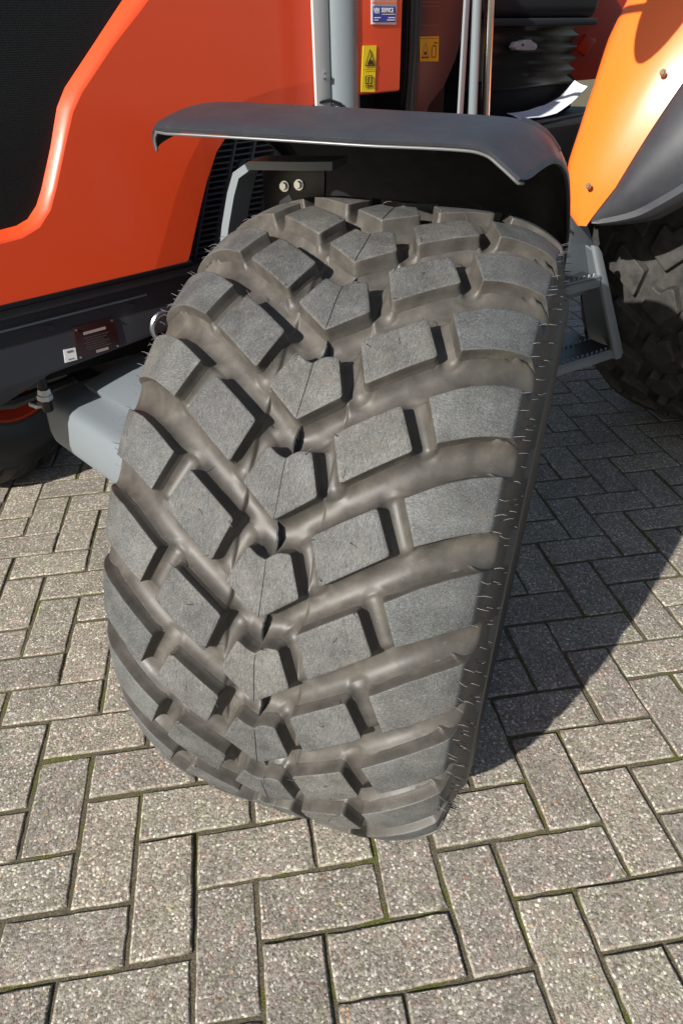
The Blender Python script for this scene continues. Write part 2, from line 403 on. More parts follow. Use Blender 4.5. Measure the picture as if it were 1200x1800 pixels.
def surf(sg, t, d=0.0):
    """tread surface at arc position sg across and t along (metres), sunk by d"""
    q_ = 1 if sg >= 0 else -1; prof, sig = profs[q_], sigs[q_]
    a = abs(sg); k = 0
    a_ = min(a, sig[-1] - 1e-6)
    while sig[k + 1] < a_: k += 1
    f = (a_ - sig[k]) / (sig[k + 1] - sig[k]); s = lerp(prof[k][0], prof[k + 1][0], f); r = lerp(prof[k][1], prof[k + 1][1], f)
    def nrm(q):
        q = max(0, min(q, len(prof) - 2)); x = prof[q + 1][0] - prof[q][0]; y = prof[q + 1][1] - prof[q][1]; l = math.hypot(x, y); return (-y / l, x / l)
    n0, n1 = nrm(k if f > .5 else k - 1), nrm(k + 1 if f > .5 else k); w = f - .5 if f > .5 else f + .5
    nx, ny = lerp(n0[0], n1[0], w), lerp(n0[1], n1[1], w)
    if a > sig[-1]: s += (a - sig[-1]) * ny; r -= (a - sig[-1]) * nx
    d *= deep(s) if d > .004 else 1.0
    s -= d * nx; r -= d * ny
    ph = PHI0 + t / RT
    return Vector((math.copysign(s, sg if sg else 1), -r * math.cos(ph), r * math.sin(ph)))
def deep(s): return interp(abs(s), [(.0455, 1.19), (.0462, 1.17), (.0485, 1.02), (.050, 1.0)])     # the grooves drop a step at the crown
def offset_loop(loop, d):
    n = len(loop); out = []
    for i in range(n):
        p0, p1, p2 = loop[i - 1], loop[i], loop[(i + 1) % n]
        e0 = Vector((p1[0] - p0[0], p1[1] - p0[1])).normalized(); e1 = Vector((p2[0] - p1[0], p2[1] - p1[1])).normalized()
        n0 = Vector((e0.y, -e0.x)); n1 = Vector((e1.y, -e1.x)); m = (n0 + n1); q = max(.55, (1 + n0.dot(n1)) / 1.0)
        v = m / q; out.append((p1[0] + v.x * d, p1[1] + v.y * d))
    return out
def round_poly(pts, rad=.0035, per=6):
    """outline with rounded corners and intermediate points, counter-clockwise"""
    n = len(pts); out = []
    for i in range(n):
        p0, p1, p2 = (Vector(pts[i - 1]), Vector(pts[i]), Vector(pts[(i + 1) % n]))
        a = p1 + (p0 - p1).normalized() * min(rad, (p0 - p1).length * .4); b = p1 + (p2 - p1).normalized() * min(rad, (p2 - p1).length * .4)
        out += [a, (a + b) / 4 + p1 / 2, b]
        c = p2 + (p1 - p2).normalized() * min(rad, (p1 - p2).length * .4)
        m = int((c - b).length / .005)
        for k in range(1, m): out.append(b.lerp(c, k / m))
    return [(p.x, p.y) for p in out]
# outlines: (s across, fraction of pitch along), right half; the left half mirrors it
def st(pts): return [(sigma_of(s), f * PL) for s, f in pts]
centre = st([(.0265, .106), (.0125, .090), (.0035, .035), (0.0, -.006), (-.0115, .022), (-.0235, .093), (-.0435, -.297), (0, -.597), (.0435, -.297)])
mid = st([(.0655, -.128), (.047, .32), (.078, .513), (.111, .708), (.134, .305), (.101, .098)])
def ccw(l):
    a = sum(p[0] * q[1] - q[0] * p[1] for p, q in zip(l, l[1:] + l[:1])); return l if a > 0 else l[::-1]
F_T = [(.138, .85), (.1737, 1.059), (.2, 1.178), (.2178, 1.246), (.228, 1.285), (.242, 1.335)]
F_B = [(.158, .44), (.19, .582), (.21, .662), (.2245, .708), (.242, .755)]
cols = [None, .1655, .178, .19, .2, .21, .218, .2245, .2275, .2288, .2300, .2318, .2345, .2375, .2403]
def shoulder_rows(q):
    rows = []
    for v in (0, .03, .25, .5, .75, .97, 1):
        row = []
        for s in cols:
            if s is None: row.append((sigma_of(lerp(.158, .138, v), q), lerp(.44, .85, v) * PL))
            else: row.append((sigma_of(left_s(s) if q < 0 else s, q), lerp(interp(s, F_B), interp(s, F_T), v) * PL))
        row.insert(1, tuple(lerp(row[0][w], row[1][w], .12) for w in (0, 1))); rows.append(row)
    return rows
# signed distance to every block outline around one pitch: the grooves are half-pipes between neighbouring blocks
def shoulder_loop(q):
    r = shoulder_rows(q); nr = len(r)
    l = r[0] + [r[i][-1] for i in range(1, nr)] + r[-1][-2::-1] + [r[i][0] for i in range(nr - 2, 0, -1)]
    e = [(x + (.03 if x > r[0][-2][0] else 0), t) for x, t in l]           # open towards the sidewall
    return [(x * q, t) for x, t in e]
def mirror(l): return [(-x, t) for x, t in l]
base_loops = [centre, mid, mirror(mid), shoulder_loop(1), shoulder_loop(-1)]
ALL = []
for o_ in range(-3, 4):
    for l in base_loops: ALL.append(np.array([(x, t + o_ * PL) for x, t in l]))
def two_dist(pts):
    pts = np.asarray(pts, float); D = []
    for l in ALL:
        a_ = l; b_ = np.roll(l, -1, 0); ab = b_ - a_
        ap = pts[:, None, :] - a_[None]; t = np.clip((ap * ab).sum(2) / np.maximum((ab ** 2).sum(1), 1e-12), 0, 1)
        d = np.sqrt(((ap - t[..., None] * ab) ** 2).sum(2)).min(1)
        y0 = a_[None, :, 1] > pts[:, None, 1]; y1 = b_[None, :, 1] > pts[:, None, 1]
        with np.errstate(divide='ignore', invalid='ignore'):
            xi = a_[None, :, 0] + (pts[:, None, 1] - a_[None, :, 1]) * ab[None, :, 0] / ab[None, :, 1]
        ins = ((y0 != y1) & (pts[:, None, 0] < xi)).sum(1) % 2 == 1
        D.append(np.where(ins, -d, d))
    D = np.sort(np.array(D), 0); return D[0], D[1]
FD = .0275
def groove_ratio(d1, d2):
    wl = np.clip((d1 + d2) / 2, .004, .026)
    u = np.clip(d1 / wl, 0, 1); p = 2.25
    return np.clip(1 - (1 - u) ** p, 0, 1) ** (1 / p) * np.minimum(1, wl / .0180) ** 1.0, wl
def walls(V, F, I, loop, first, sgn, rim_idx=0):
    """rounded rim, then the wall curving down into the groove, from the ring of vertices 'first'"""
    n = len(loop); prev = first
    tests = offset_loop(loop, .004); d1, d2 = two_dist([(x * sgn, t) for x, t in tests]); wl = np.clip((d1 + d2) / 2, .004, .026)
    reach = np.minimum(.0034, .36 * wl)
    rings = [('a', .0007, .0005), ('a', .0010, .0016)] + [('f', q, 0) for q in (.40, .55, .75, 1.0)] + [('s', 1.05, .003)]
    nrm = offset_loop(loop, 1.0)
    for k, (kind, q, dd) in enumerate(rings):
        if kind == 'a': pts = [(x + (nx - x) * q, t + (nt - t) * q) for (x, t), (nx, nt) in zip(loop, nrm)]; dep = [dd] * n
        else:
            pts = [(x + (nx - x) * r_ * q, t + (nt - t) * r_ * q) for (x, t), (nx, nt), r_ in zip(loop, nrm, reach)]
            e1, e2_ = two_dist([(x * sgn, t) for x, t in pts]); rr, _ = groove_ratio(e1, e2_); dep = [max(.002 + q * .002, FD * v * (.8 + .2 * min(1, (q - .4) / .3))) + (dd * 4.5 if dd and abs(x) > .203 else dd) for v, (x, t) in zip(rr, pts)]
        o = len(V); V += [surf(x * sgn, t, d) for (x, t), d in zip(pts, dep)]; cur = list(range(o, o + n))
        for i in range(n):
            j = (i + 1) % n; F.append((prev[i], cur[i], cur[j], prev[j])); I.append(rim_idx if k == 0 else 1)
        prev = cur
def block_from_loop(name, loop, top_m, flip=False):
    sgn = -1 if flip else 1; n = len(loop)
    cx = sum(p[0] for p in loop) / n; cy = sum(p[1] for p in loop) / n
    V, F, I = [surf(cx * sgn, cy)], [], []
    for sc in (.45, .9, 1.0): V += [surf((cx + (x - cx) * sc) * sgn, cy + (y - cy) * sc) for x, y in loop]
    for i in range(n): F.append((0, 1 + i, 1 + (i + 1) % n)); I.append(0)
    for k in range(2):
        for i in range(n): F.append((1 + k * n + i, 1 + (k + 1) * n + i, 1 + (k + 1) * n + (i + 1) % n, 1 + k * n + (i + 1) % n)); I.append(0)
    walls(V, F, I, loop, list(range(1 + 2 * n, 1 + 3 * n)), sgn)
    return mesh_of(name, V, F, [top_m, M_groove], I)
def block_from_grid(name, rows, top_m, flip=False):
    sgn = -1 if flip else 1; nr, nc = len(rows), len(rows[0])
    V = [surf(x * sgn, y) for r in rows for x, y in r]; F, I = [], []
    for i in range(nr - 1):
        for j in range(nc - 1):
            F.append((i * nc + j, i * nc + j + 1, (i + 1) * nc + j + 1, (i + 1) * nc + j)); I.append(2 if j > (12 if not flip else 13) else 0)
    li = [j for j in range(nc)] + [i * nc + nc - 1 for i in range(1, nr)] + [(nr - 1) * nc + j for j in range(nc - 2, -1, -1)] + [i * nc for i in range(nr - 2, 0, -1)]
    flat = [p for r in rows for p in r]; walls(V, F, I, [flat[k] for k in li], li, sgn)
    return mesh_of(name, V, F, [top_m, M_groove, M_side], I)
block_meshes = [block_from_loop('tread_block', round_poly(ccw(centre), .003), M_top),
                block_from_loop('tread_block', round_poly(ccw(mid)), M_top), block_from_loop('tread_block', round_poly(ccw(mid)), M_top, flip=True),
                block_from_grid('tread_block', shoulder_rows(1), M_shoulder_top), block_from_grid('tread_block', shoulder_rows(-1), M_shoulder_top, flip=True)]
# carcass: groove floor as a fine relief, then sidewall and bead
cs = sorted([.0017 * i for i in range(27)] + [.0455, .0460, .0466, .0474, .0482, .0490] + [.0490 + .0017 * i for i in range(1, 96)])
top_c = [(s_, r_out(s_)) for s_ in cs]; 
def nrm_out(s_):
    k = (r_out(s_ + 1e-4) - r_out(s_ - 1e-4)) / 2e-4 if s_ > 1e-3 else 0; l = math.hypot(k, 1); return (-k / l, 1 / l)
flo_c = [(s_ - nrm_out(s_)[0] * FD * deep(s_), r_ - nrm_out(s_)[1] * FD * deep(s_)) for s_, r_ in top_c]
endR = [((.2165, .4875), (.2075, .4625)), ((.2220, .4835), (.2165, .4570)), ((.2265, .4800), (.2240, .4520)), ((.2295, .4760), (.2300, .4478)), ((.2330, .4650), (.2352, .4440)), ((.2365, .4510), (.2378, .4418)), ((.2393, .4400), (.2394, .4385)), ((.2402, .4330), (.2402, .4330))]
endL = [((.2165, .4875), (.2075, .4625)), ((.2240, .4815), (.2180, .4560)), ((.2320, .4750), (.2280, .4505)), ((.2400, .4660), (.2370, .4450)), ((.2470, .4560), (.2450, .4400)), ((.2520, .4460), (.2505, .4360)), ((.2550, .4370), (.2545, .4310)), ((.2562, .4280), (.2562, .4280))]
sideR = [(.2415, .4280), (.246, .4150), (.2500, .4080), (.2530, .4030), (.2545, .4010), (.2560, .3850), (.2550, .3620), (.2500, .3380), (.2430, .3180), (.2380, .3070), (.2372, .3045), (.2340, .3000), (.2330, .2900)]
sideL = [(.2570, .4240), (.2585, .4120), (.2600, .4030), (.2610, .4010), (.2615, .3850), (.2600, .3620), (.2550, .3380), (.2480, .3180), (.2430, .3070), (.2422, .3045), (.2390, .3000), (.2380, .2900)]
cs_keep = [k for k, s_ in enumerate(cs) if s_ < .2085]
col_top = [(-a_, b_) for (a_, b_), _ in reversed(endL)] + [(-top_c[k][0], top_c[k][1]) for k in reversed(cs_keep[1:])] + [top_c[k] for k in cs_keep] + [a_ for a_, _ in endR]
col_flo = [(-c_[0], c_[1]) for _, c_ in reversed(endL)] + [(-flo_c[k][0], flo_c[k][1]) for k in reversed(cs_keep[1:])] + [flo_c[k] for k in cs_keep] + [c_ for _, c_ in endR]
NROW = 72; NC = len(col_top)
sg_c = [sigma_of(x, 1 if x >= 0 else -1) for x, _ in col_top]
gp = [(x, -PL * i / NROW) for i in range(NROW) for x in sg_c]
g1, g2 = two_dist(gp); gr, gw = groove_ratio(g1, g2)
ins_ = g1 < 0
reach_ = np.minimum(.0034, .36 * gw)
gr = np.where(ins_, .62, gr + .07 * np.clip((reach_ * 1.05 - g1) / .0012, 0, 1))
gr = gr.reshape(NROW, NC)
def carcass_mesh(fine=range(0)):
    L_, R_, ct, cf = (np.array(q) for q in ([(-a_, b_) for a_, b_ in reversed(sideL)], sideR, col_top, col_flo)); rows_ = []
    for k, a in enumerate(angles):
        a2 = angles[k + 1] if k + 1 < len(angles) else angles[0] + 2 * math.pi
        for i in range(0, NROW, 1 if k in fine else 8):
            ph = PHI0 - lerp(a, a2, i / NROW); pr = np.vstack([L_, ct + (cf - ct) * gr[i][:, None], R_])
            rows_.append(np.stack([pr[:, 0], -math.cos(ph) * pr[:, 1], math.sin(ph) * pr[:, 1]], 1))
    T_, n = len(rows_), len(rows_[0]); nl = len(sideL); V = np.vstack(rows_)
    kk, ii = np.meshgrid(np.arange(T_), np.arange(n - 1), indexing='ij'); k2 = (kk + 1) % T_
    Q = np.stack([kk * n + ii, kk * n + ii + 1, k2 * n + ii + 1, k2 * n + ii], 2).reshape(-1, 4)
    I = np.where((ii >= nl) & (ii < nl + NC - 2), 0, 1).reshape(-1)
    me = bpy.data.meshes.new('tyre'); nf = len(Q)
    me.vertices.add(len(V)); me.vertices.foreach_set('co', V.astype(np.float32).ravel())
    me.loops.add(nf * 4); me.loops.foreach_set('vertex_index', Q.astype(np.int32).ravel())
    me.polygons.add(nf); me.polygons.foreach_set('loop_start', np.arange(0, nf * 4, 4, dtype=np.int32))
    me.materials.append(M_groove); me.materials.append(M_side)
    me.polygons.foreach_set('material_index', I.astype(np.int32)); me.polygons.foreach_set('use_smooth', np.ones(nf, dtype=bool))
    me.update(calc_edges=True); me.validate(); return me
angles = [k * PITCH for k in range(-3, 13)]
step_ = (2 * math.pi - 15 * PITCH) / 13
angles += [12 * PITCH + step_ * k for k in range(1, 13)]
carcass = carcass_mesh(fine=range(0, 14)); carcass_low = carcass_mesh()
def wheel_matrix(loc, psi, gam): return Matrix.Translation(loc) @ Matrix.Rotation(psi, 4, 'Z') @ Matrix.Rotation(-gam, 4, 'Y')
WM = wheel_matrix((0.38977, 0.24049, RT - .012), -.48776, -.04939)
front_tyre = link('front_tyre', carcass, tractor); front_tyre.matrix_local = tinv @ WM
front_tyre['label'] = 'wide front tyre with chevron tread blocks and rubber hairs'
for a in angles:
    for me in block_meshes:
        b = link('tread_block', me, front_tyre); b.rotation_euler = (a, 0, 0)
# mould seam: thin flash along the crown and a torn fin in each groove
def seam_mesh(seed):
    rnd = random.Random(seed); V, F = [], []
    def ribbon(t0, t1, n, w, d0, d1, wob, ph):
        b0 = len(V)
        for i in range(n + 1):
            u = i / n; t = lerp(t0, t1, u) * PL; x = math.sin(u * 4.2 + ph) * wob + rnd.gauss(0, wob * .10); ww = w * (1 - .6 * abs(2 * u - 1) ** 4)
            V.extend([surf(x - ww, t, d0), surf(x - ww * .7, t, d1), surf(x + ww * .7, t, d1), surf(x + ww, t, d0)])
        for i in range(n):
            for k in range(3): F.append((b0 + i * 4 + k, b0 + i * 4 + k + 1, b0 + (i + 1) * 4 + k + 1, b0 + (i + 1) * 4 + k))
        F.append((b0, b0 + 1, b0 + 2, b0 + 3)); F.append(tuple(b0 + n * 4 + k for k in range(4)))
    ribbon(-.59, -.005, 22, .00055, .0006, -.0006, .0005, rnd.random() * 6)
    ribbon(-.995, -.60, 18, .0016, .037, .015 + rnd.random() * .003, .0024, rnd.random() * 6)
    return mesh_of('mould_seam', V, F, M_seam)
seams = [seam_mesh(s) for s in range(4)]
for i, a in enumerate(angles):
    link('mould_seam', seams[i % 4], front_tyre).rotation_euler = (a, 0, 0)
# moulding hairs
hv, hf = [], []; rnd = random.Random(3)
def hair(sg, t, ang, length, d=0.0, rad=.00055, straight=False):
    p = surf(sg, t, d + .001); o = surf(sg, t, d - .004); nrm = (o - p).normalized()
    tang = (surf(sg, t + .001, d) - surf(sg, t, d)).normalized(); ox = Vector((math.copysign(1, sg), 0, 0))
    side_ = nrm.cross(tang); lean = (tang * math.cos(ang) + side_ * math.sin(ang)); l = length
    if straight:
        dr = (nrm * .55 + ox * .8 + tang * rnd.gauss(.1, .2)).normalized(); k = tang * rnd.gauss(0, .08) * l; path = [p, p + dr * l * .4 + k, p + dr * l * .8 + k * 1.3, p + dr * l * 1.15]
    else: path = [p, p + nrm * l * .3 + lean * l * .15, p + nrm * l * .5 + lean * l * .6, p + nrm * (l * .55) + lean * l * (1.0 + rnd.uniform(-.1, .2))]
    m = Matrix.Rotation(a, 3, 'X'); V, F = tube_geo([m @ q for q in path], [rad, rad, rad * .85, rad * .5], 3, False); b0 = len(hv)
    hv.extend(V); hf.extend([tuple(b0 + k for k in f) for f in F])
for a in angles:
    for sg in (-1, 1):
        for s0, fs in ((.2296, (.74, .90, 1.06, 1.22)), (.2385, (.70, .86, 1.02, 1.18, 1.34)), (.2150, (.70, .95, 1.20))):
            for f in fs:
                if s0 < .22 and (sg > 0 or rnd.random() < .3): continue
                if rnd.random() < .93: hair(sg * sigma_of((left_s(s0) if sg < 0 else s0) + rnd.gauss(0, .0012), sg), (f + rnd.gauss(0, .02)) * PL, rnd.gauss(1.4, .5), rnd.uniform(.008, .0125), straight=s0 > .22 and (sg > 0 or rnd.random() < .6))
        for s0, f in ((.052, .30), (.107, .70), (.068, -.08), (.09, .35)):
            if rnd.random() < .5: hair(sg * sigma_of(s0), f * PL, rnd.uniform(-3, 3), rnd.uniform(.007, .012), rad=.0005)
        for q in range(4):
            hair(sg * (sigs[sg][-1] + .010 + (q % 2) * .014), (.6 + q * .24 + rnd.gauss(0, .03)) * PL, rnd.gauss(0, 1), rnd.uniform(.008, .011), d=.002, straight=True)
    if rnd.random() < .6: hair(rnd.choice((-.021, .02, .004)), .07 * PL, rnd.uniform(-3, 3), .011, rad=.0005)
tag(link('rubber_hairs', mesh_of('rubber_hairs', hv, hf, M_hair), front_tyre), kind='stuff')

# wheel rim: dish seen from either side
def rim_mesh():
    p = [(-.243, .315), (-.238, .300), (-.236, .286), (-.20, .278), (-.10, .262), (.05, .262), (.12, .272), (.20, .278), (.236, .286), (.238, .300), (.243, .315), (.247, .314), (.242, .283), (.20, .268), (.12, .258), (.09, .245), (.085, .20), (.07, .14), (.065, .02), (.055, .02), (.06, .14), (.072, .20), (.07, .25), (-.10, .252), (-.20, .268), (-.242, .283), (-.247, .314)]
    V, F = [], []; n = len(p); seg = 72
    for k in range(seg):
        an = 2 * math.pi * k / seg; V += [Vector((s * .945, -r * math.cos(an), r * math.sin(an))) for s, r in p]
    for k in range(seg):
        for i in range(n): F.append((k * n + i, k * n + (i + 1) % n, (k + 1) % seg * n + (i + 1) % n, (k + 1) % seg * n + i))
    return sharpen(mesh_of('wheel_rim', V, F, M_orange), 30)
rim = rim_mesh()
fr = link('front_rim', rim, tractor); fr.matrix_local = tinv @ WM
hub_v, hub_f = tube_geo([(-.16, 0, 0), (-.05, 0, 0), (.075, 0, 0), (.10, 0, 0)], [.12, .13, .11, .09], 24)
hub = mesh_of('wheel_hub', hub_v, hub_f, M_lgrey)
h = link('wheel_hub', hub, tractor); h.matrix_local = tinv @ WM
for k in range(8):
    an = k * math.pi / 4; hexbolt('wheel_nut', (.070, .165 * math.cos(an), .165 * math.sin(an)), (1, 0, 0), .014, .018, M_zinc, fr)
# far front wheel: same tyre, blocks joined because only its shaded edge shows
def joined_tyre(name, seg=True):
    V = [v.co.copy() for v in carcass_low.vertices]; F = [tuple(p.vertices) for p in carcass_low.polygons]; I = [p.material_index for p in carcass_low.polygons]
    for a in angles:
        m = Matrix.Rotation(a, 3, 'X')
        for me in block_meshes:
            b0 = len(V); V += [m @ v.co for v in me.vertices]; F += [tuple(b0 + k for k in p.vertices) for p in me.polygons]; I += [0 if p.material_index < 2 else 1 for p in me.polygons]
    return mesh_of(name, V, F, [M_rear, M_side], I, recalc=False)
e2 = Vector((math.cos(R(55)), -math.sin(R(55)), 0))
FM = wheel_matrix(Vector((0.38977, 0.24049, RT - .012)) - e2 * 1.75 - Vector((math.sin(R(55)), math.cos(R(55)), 0)) * .15, -.48776 + math.pi, .03)
ft = link('front_tyre', joined_tyre('front_tyre'), tractor); ft.matrix_local = tinv @ FM; tag(ft, 'front tyre on the far side, in shadow')
o = link('front_rim', rim, tractor); o.matrix_local = tinv @ FM
o = link('wheel_hub', hub, tractor); o.matrix_local = tinv @ FM
# rear wheel
RS = 1.47
RM = Matrix.Translation(Vector((0.38977, 0.24049, 0)) + Vector((math.sin(R(55)), math.cos(R(55)), 0)) * 2.02 + e2 * (-.10) + Vector((0, 0, RT * RS - .02))) @ Matrix.Rotation(-R(55), 4, 'Z') @ Matrix.Diagonal((1.25, RS, RS, 1))
rp = [(-s_, r_) for s_, r_ in reversed(sideL)] + [(x, r_out(x) - .017) for x in [i * .02 - .22 for i in range(23)]] + sideR
V, F = [], []; n = len(rp)
for k in range(140):
    an = 2 * math.pi * k / 140; V += [Vector((x, -r_ * math.cos(an), r_ * math.sin(an))) for x, r_ in rp]
for k in range(140):
    for i in range(n - 1): F.append((k * n + i, k * n + i + 1, (k + 1) % 140 * n + i + 1, (k + 1) % 140 * n + i))
rt = link('rear_tyre', mesh_of('rear_tyre', V, F, M_rear, recalc=False), tractor); rt.matrix_local = tinv @ RM; rt['label'] = 'large rear tyre under the orange fender'
rear_blocks = []
for me in block_meshes:
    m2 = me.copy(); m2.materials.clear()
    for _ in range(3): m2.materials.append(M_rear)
    rear_blocks.append(m2)
for a in angles[:16]:
    for me in rear_blocks:
        b = link('tread_block', me, rt); b.rotation_euler = (a, 0, 0)
o = link('rear_rim', rim, tractor); o.matrix_local = tinv @ RM

# ---- mudguard over the front tyre (turns with the wheel)
mg_prof = smooth_curve([(-.292, .604), (-.2915, .617), (-.286, .6255), (-.272, .6295), (-.15, .6305), (0, .6305), (.10, .6300), (.132, .6265), (.155, .6145), (.180, .5985), (.195, .590), (.210, .575), (.219, .548), (.227, .512)], 60)
mg_rear = smooth_curve([(-.292, .604), (-.2915, .617), (-.286, .6255), (-.272, .6295), (-.15, .6305), (0, .6305), (.10, .6305), (.140, .6290), (.165, .6230), (.185, .6125), (.200, .597), (.213, .576), (.221, .548), (.228, .51)], 60)
def wheel_pt(s, r, phi): return Vector((s, -r * math.cos(phi), r * math.sin(phi)))
def mg_front(s):
    return interp(s, [(-.30, 78.5), (-.27, 77.2), (0, 77.6), (.14, 78.6), (.176, 77.8), (.183, 79.0), (.190, 83), (.197, 88), (.206, 93), (.215, 99), (.222, 106), (.228, 116)])
grid = []
for i in range(44):
    u = i / 43; row = []
    for p, p2 in zip(mg_prof, mg_rear):
        f0 = mg_front(p.x); ph = lerp(f0, 172, u ** 1.25); w = max(0, min(1, (ph - 79) / 13)); w = w * w * (3 - 2 * w); s, r = lerp(p.x, p2.x, w), lerp(p.y, p2.y, w)
        if u < .04: r -= .003 * (1 - u / .04) ** 2
        row.append(wheel_pt(s, r, R(ph)))
    grid.append(row)
mg = shell('mudguard', grid, .004, M_plastic, tractor); mg.matrix_local = tinv @ WM
rail = [p_ + (p_ - Vector((p_.x, 0, 0))).normalized() * -.0025 for p_, q_ in zip(grid[0], mg_prof) if q_.x < .181]
link('rolled_edge', mesh_of('rolled_edge', *tube_geo(rail, .0019, 8), M_edge), mg)
mg['label'] = 'black grained plastic mudguard over the front tyre'
rib = shell('stiffening_rib', [[wheel_pt(lerp(.150, .202, j / 5), interp(lerp(.150, .202, j / 5), [(.14, .629), (.165, .623), (.185, .6125), (.2, .597), (.213, .576)]) + .001 + .004 * math.sin(math.pi * i / 4), R(92.5 + i * .5 + j * .5)) for j in range(6)] for i in range(5)], .004, M_plastic, mg)
def wl_(x): return (tinv @ WM) @ Vector(x)
br_path = [Vector((-.318, .10, .36)), Vector((-.300, .10, .452)), Vector((-.286, .10, .503)), Vector((-.275, .10, .531)), Vector((-.251, .10, .5465)), Vector((-.165, .105, .5505)), Vector((-.125, .125, .551))]
gv = []
for i, p in enumerate(br_path):
    t = (br_path[min(i + 1, 6)] - br_path[max(i - 1, 0)]).normalized(); w = Vector((0, 1, 0)); n_ = t.cross(w).normalized()
    gv.append([p + w * .035 + n_ * .006, p - w * .035 + n_ * .006, p - w * .035 - n_ * .006, p + w * .035 - n_ * .006])
V = [q for r_ in gv for q in r_]; F = [(i * 4 + k, i * 4 + (k + 1) % 4, i * 4 + 4 + (k + 1) % 4, i * 4 + 4 + k) for i in range(6) for k in range(4)] + [(0, 1, 2, 3), (24, 25, 26, 27)]
bkt = link('mudguard_bracket', sharpen(mesh_of('mudguard_bracket', V, F, M_grey)), tractor); bkt.matrix_local = tinv @ WM
for s in (-.229, -.2035):
    hexbolt('bolt', Vector((s, .150, .506 if s < -.22 else .510)), (0, -1, .1), .0062, .010, M_zinc, bkt)
V, F = [], []
pl = prism('bracket_plate', [Vector((-.27, .152, .42)), Vector((-.16, .152, .42)), Vector((-.16, .152, .545)), Vector((-.27, .152, .545))], (0, .008, 0), M_black, bkt, .001)
for s in (.01, .075):
    hexbolt('bolt', wheel_pt(s - .012, .616, R(84)), (0, -.15, -1), .0065, .013, M_black, mg)
prism('mounting_strip', [wheel_pt(-.08, .612, R(86)), wheel_pt(.11, .612, R(86)), wheel_pt(.11, .612, R(92)), wheel_pt(-.08, .612, R(92))], (0, 0, -.006), M_matte, mg, .001)

# ---- hood
hole_out = [(-1.0, .964), (-.35, .964), (-.313, .9665), (-.28, .978), (-.255, 1.001), (-.236, 1.033), (-.207, 1.089), (-.181, 1.137), (-.159, 1.163), (-.089, 1.225), (-.027, 1.273), (.06, 1.345), (.05, 1.38), (-1.0, 1.38)]
hole_in = [(-.985, .981), (-.338, .981), (-.309, .983), (-.288, .990), (-.268, 1.008), (-.253, 1.031), (-.222, 1.089), (-.196, 1.145), (-.176, 1.171), (-.119, 1.222), (-.049, 1.285), (.035, 1.35), (.03, 1.365), (-.985, 1.365)]
right_edge = [(-.015, .868), (-.006, .874), (.0, .885), (.025, .939), (.058, 1.006), (.088, 1.054), (.115, 1.078), (.15, 1.092), (.258, 1.108), (.345, 1.116), (.43, 1.12)]
crease = [tuple(v[:2]) for v in resample([(-.085, .8695, 0), (-.06, .91, 0), (-.022, .98, 0), (.025, 1.05, 0), (.07, 1.095, 0), (.13, 1.13, 0), (.258, 1.15, 0), (.43, 1.16, 0)], len(right_edge))]
outer = [(-1.15, .876)] + crease + [(.43, 1.50), (-.4, 1.46), (-1.15, 1.36)]
bm = bmesh.new()
HY = -.50
ov = [bm.verts.new(P(x, HY, z)) for x, z in outer]; hv_ = [bm.verts.new(P(x, HY, z)) for x, z in hole_out]
ed = [bm.edges.new((l[i], l[(i + 1) % len(l)])) for l in (ov, hv_) for i in range(len(l))]
bmesh.ops.triangle_fill(bm, edges=ed, use_beauty=True)
redge = [bm.verts.new(P(x, HY - .0028, z)) for x, z in right_edge]; nr_ = len(right_edge)
for i in range(nr_ - 1): bm.faces.new((ov[1 + i], ov[2 + i], redge[i + 1], redge[i]))
rb = [bm.verts.new(P(x - .002, HY - .03, z + .002)) for x, z in right_edge]
for i in range(nr_ - 1): bm.faces.new((redge[i], redge[i + 1], rb[i + 1], rb[i]))
prev = hv_
for u, y in ((.12, -.5008), (.35, -.503), (.8, -.5155), (1.0, -.524)):
    cur = [bm.verts.new(P(lerp(a[0], b[0], u), y, lerp(a[1], b[1], u))) for a, b in zip(hole_out, hole_in)]
    for i in range(len(cur)): bm.faces.new((prev[i], prev[(i + 1) % len(cur)], cur[(i + 1) % len(cur)], cur[i]))
    prev = cur
back = [bm.verts.new(P(x, HY - .003, z)) for x, z in outer]; b2 = [bm.verts.new(P(x - .002, HY - .02, z + .002)) for x, z in outer]
for l0, l1 in ((ov, back), (back, b2)):
    for i in range(len(ov)): bm.faces.new((l0[i], l0[(i + 1) % len(ov)], l1[(i + 1) % len(ov)], l1[i]))
for f in bm.faces: f.normal_update()
hm = sharpen(bm_mesh('hood_panel', bm, M_orange), 60)
for p_ in hm.polygons: p_.use_smooth = abs(p_.normal.y) < .97
hood = link('hood_panel', hm, tractor); hood['label'] = 'orange hood side with a bevelled black grille opening'
prism('side_grille', [P(x, -.5225, z) for x, z in hole_in], P(0, -.012, 0), M_perf, hood)
# rest of the hood: top and far side
hs = []
for X in (-1.15, -.8, -.4, 0, .43):
    zt = interp(X, [(-1.15, 1.36), (-.4, 1.46), (.43, 1.50)])
    hs.append([P(X, y, z) for y, z in [(-.515, zt - .002), (-.525, zt + .02), (-.56, zt + .045), (-.7, zt + .06), (-1.0, zt + .06), (-1.14, zt + .045), (-1.175, zt + .02), (-1.19, zt - .05), (-1.2, .9)]])
shell('hood_top', hs, .01, M_orange, tractor)
prism('hood_front', [P(-1.15, -.51, .86), P(-1.15, -.51, 1.36), P(-1.13, -.6, 1.41), P(-1.13, -1.1, 1.41), P(-1.15, -1.19, 1.36), P(-1.15, -1.19, .86)], P(.03, 0, 0), M_black, tractor, .004)
# seal and rails under the hood
box('hood_seal', (-1.12, -.515, .8635), (.0, -.498, .872), M_black, tractor, .002)
box('lower_trim', (-1.12, -.530, .845), (.05, -.506, .861), M_plastic, tractor, .003)
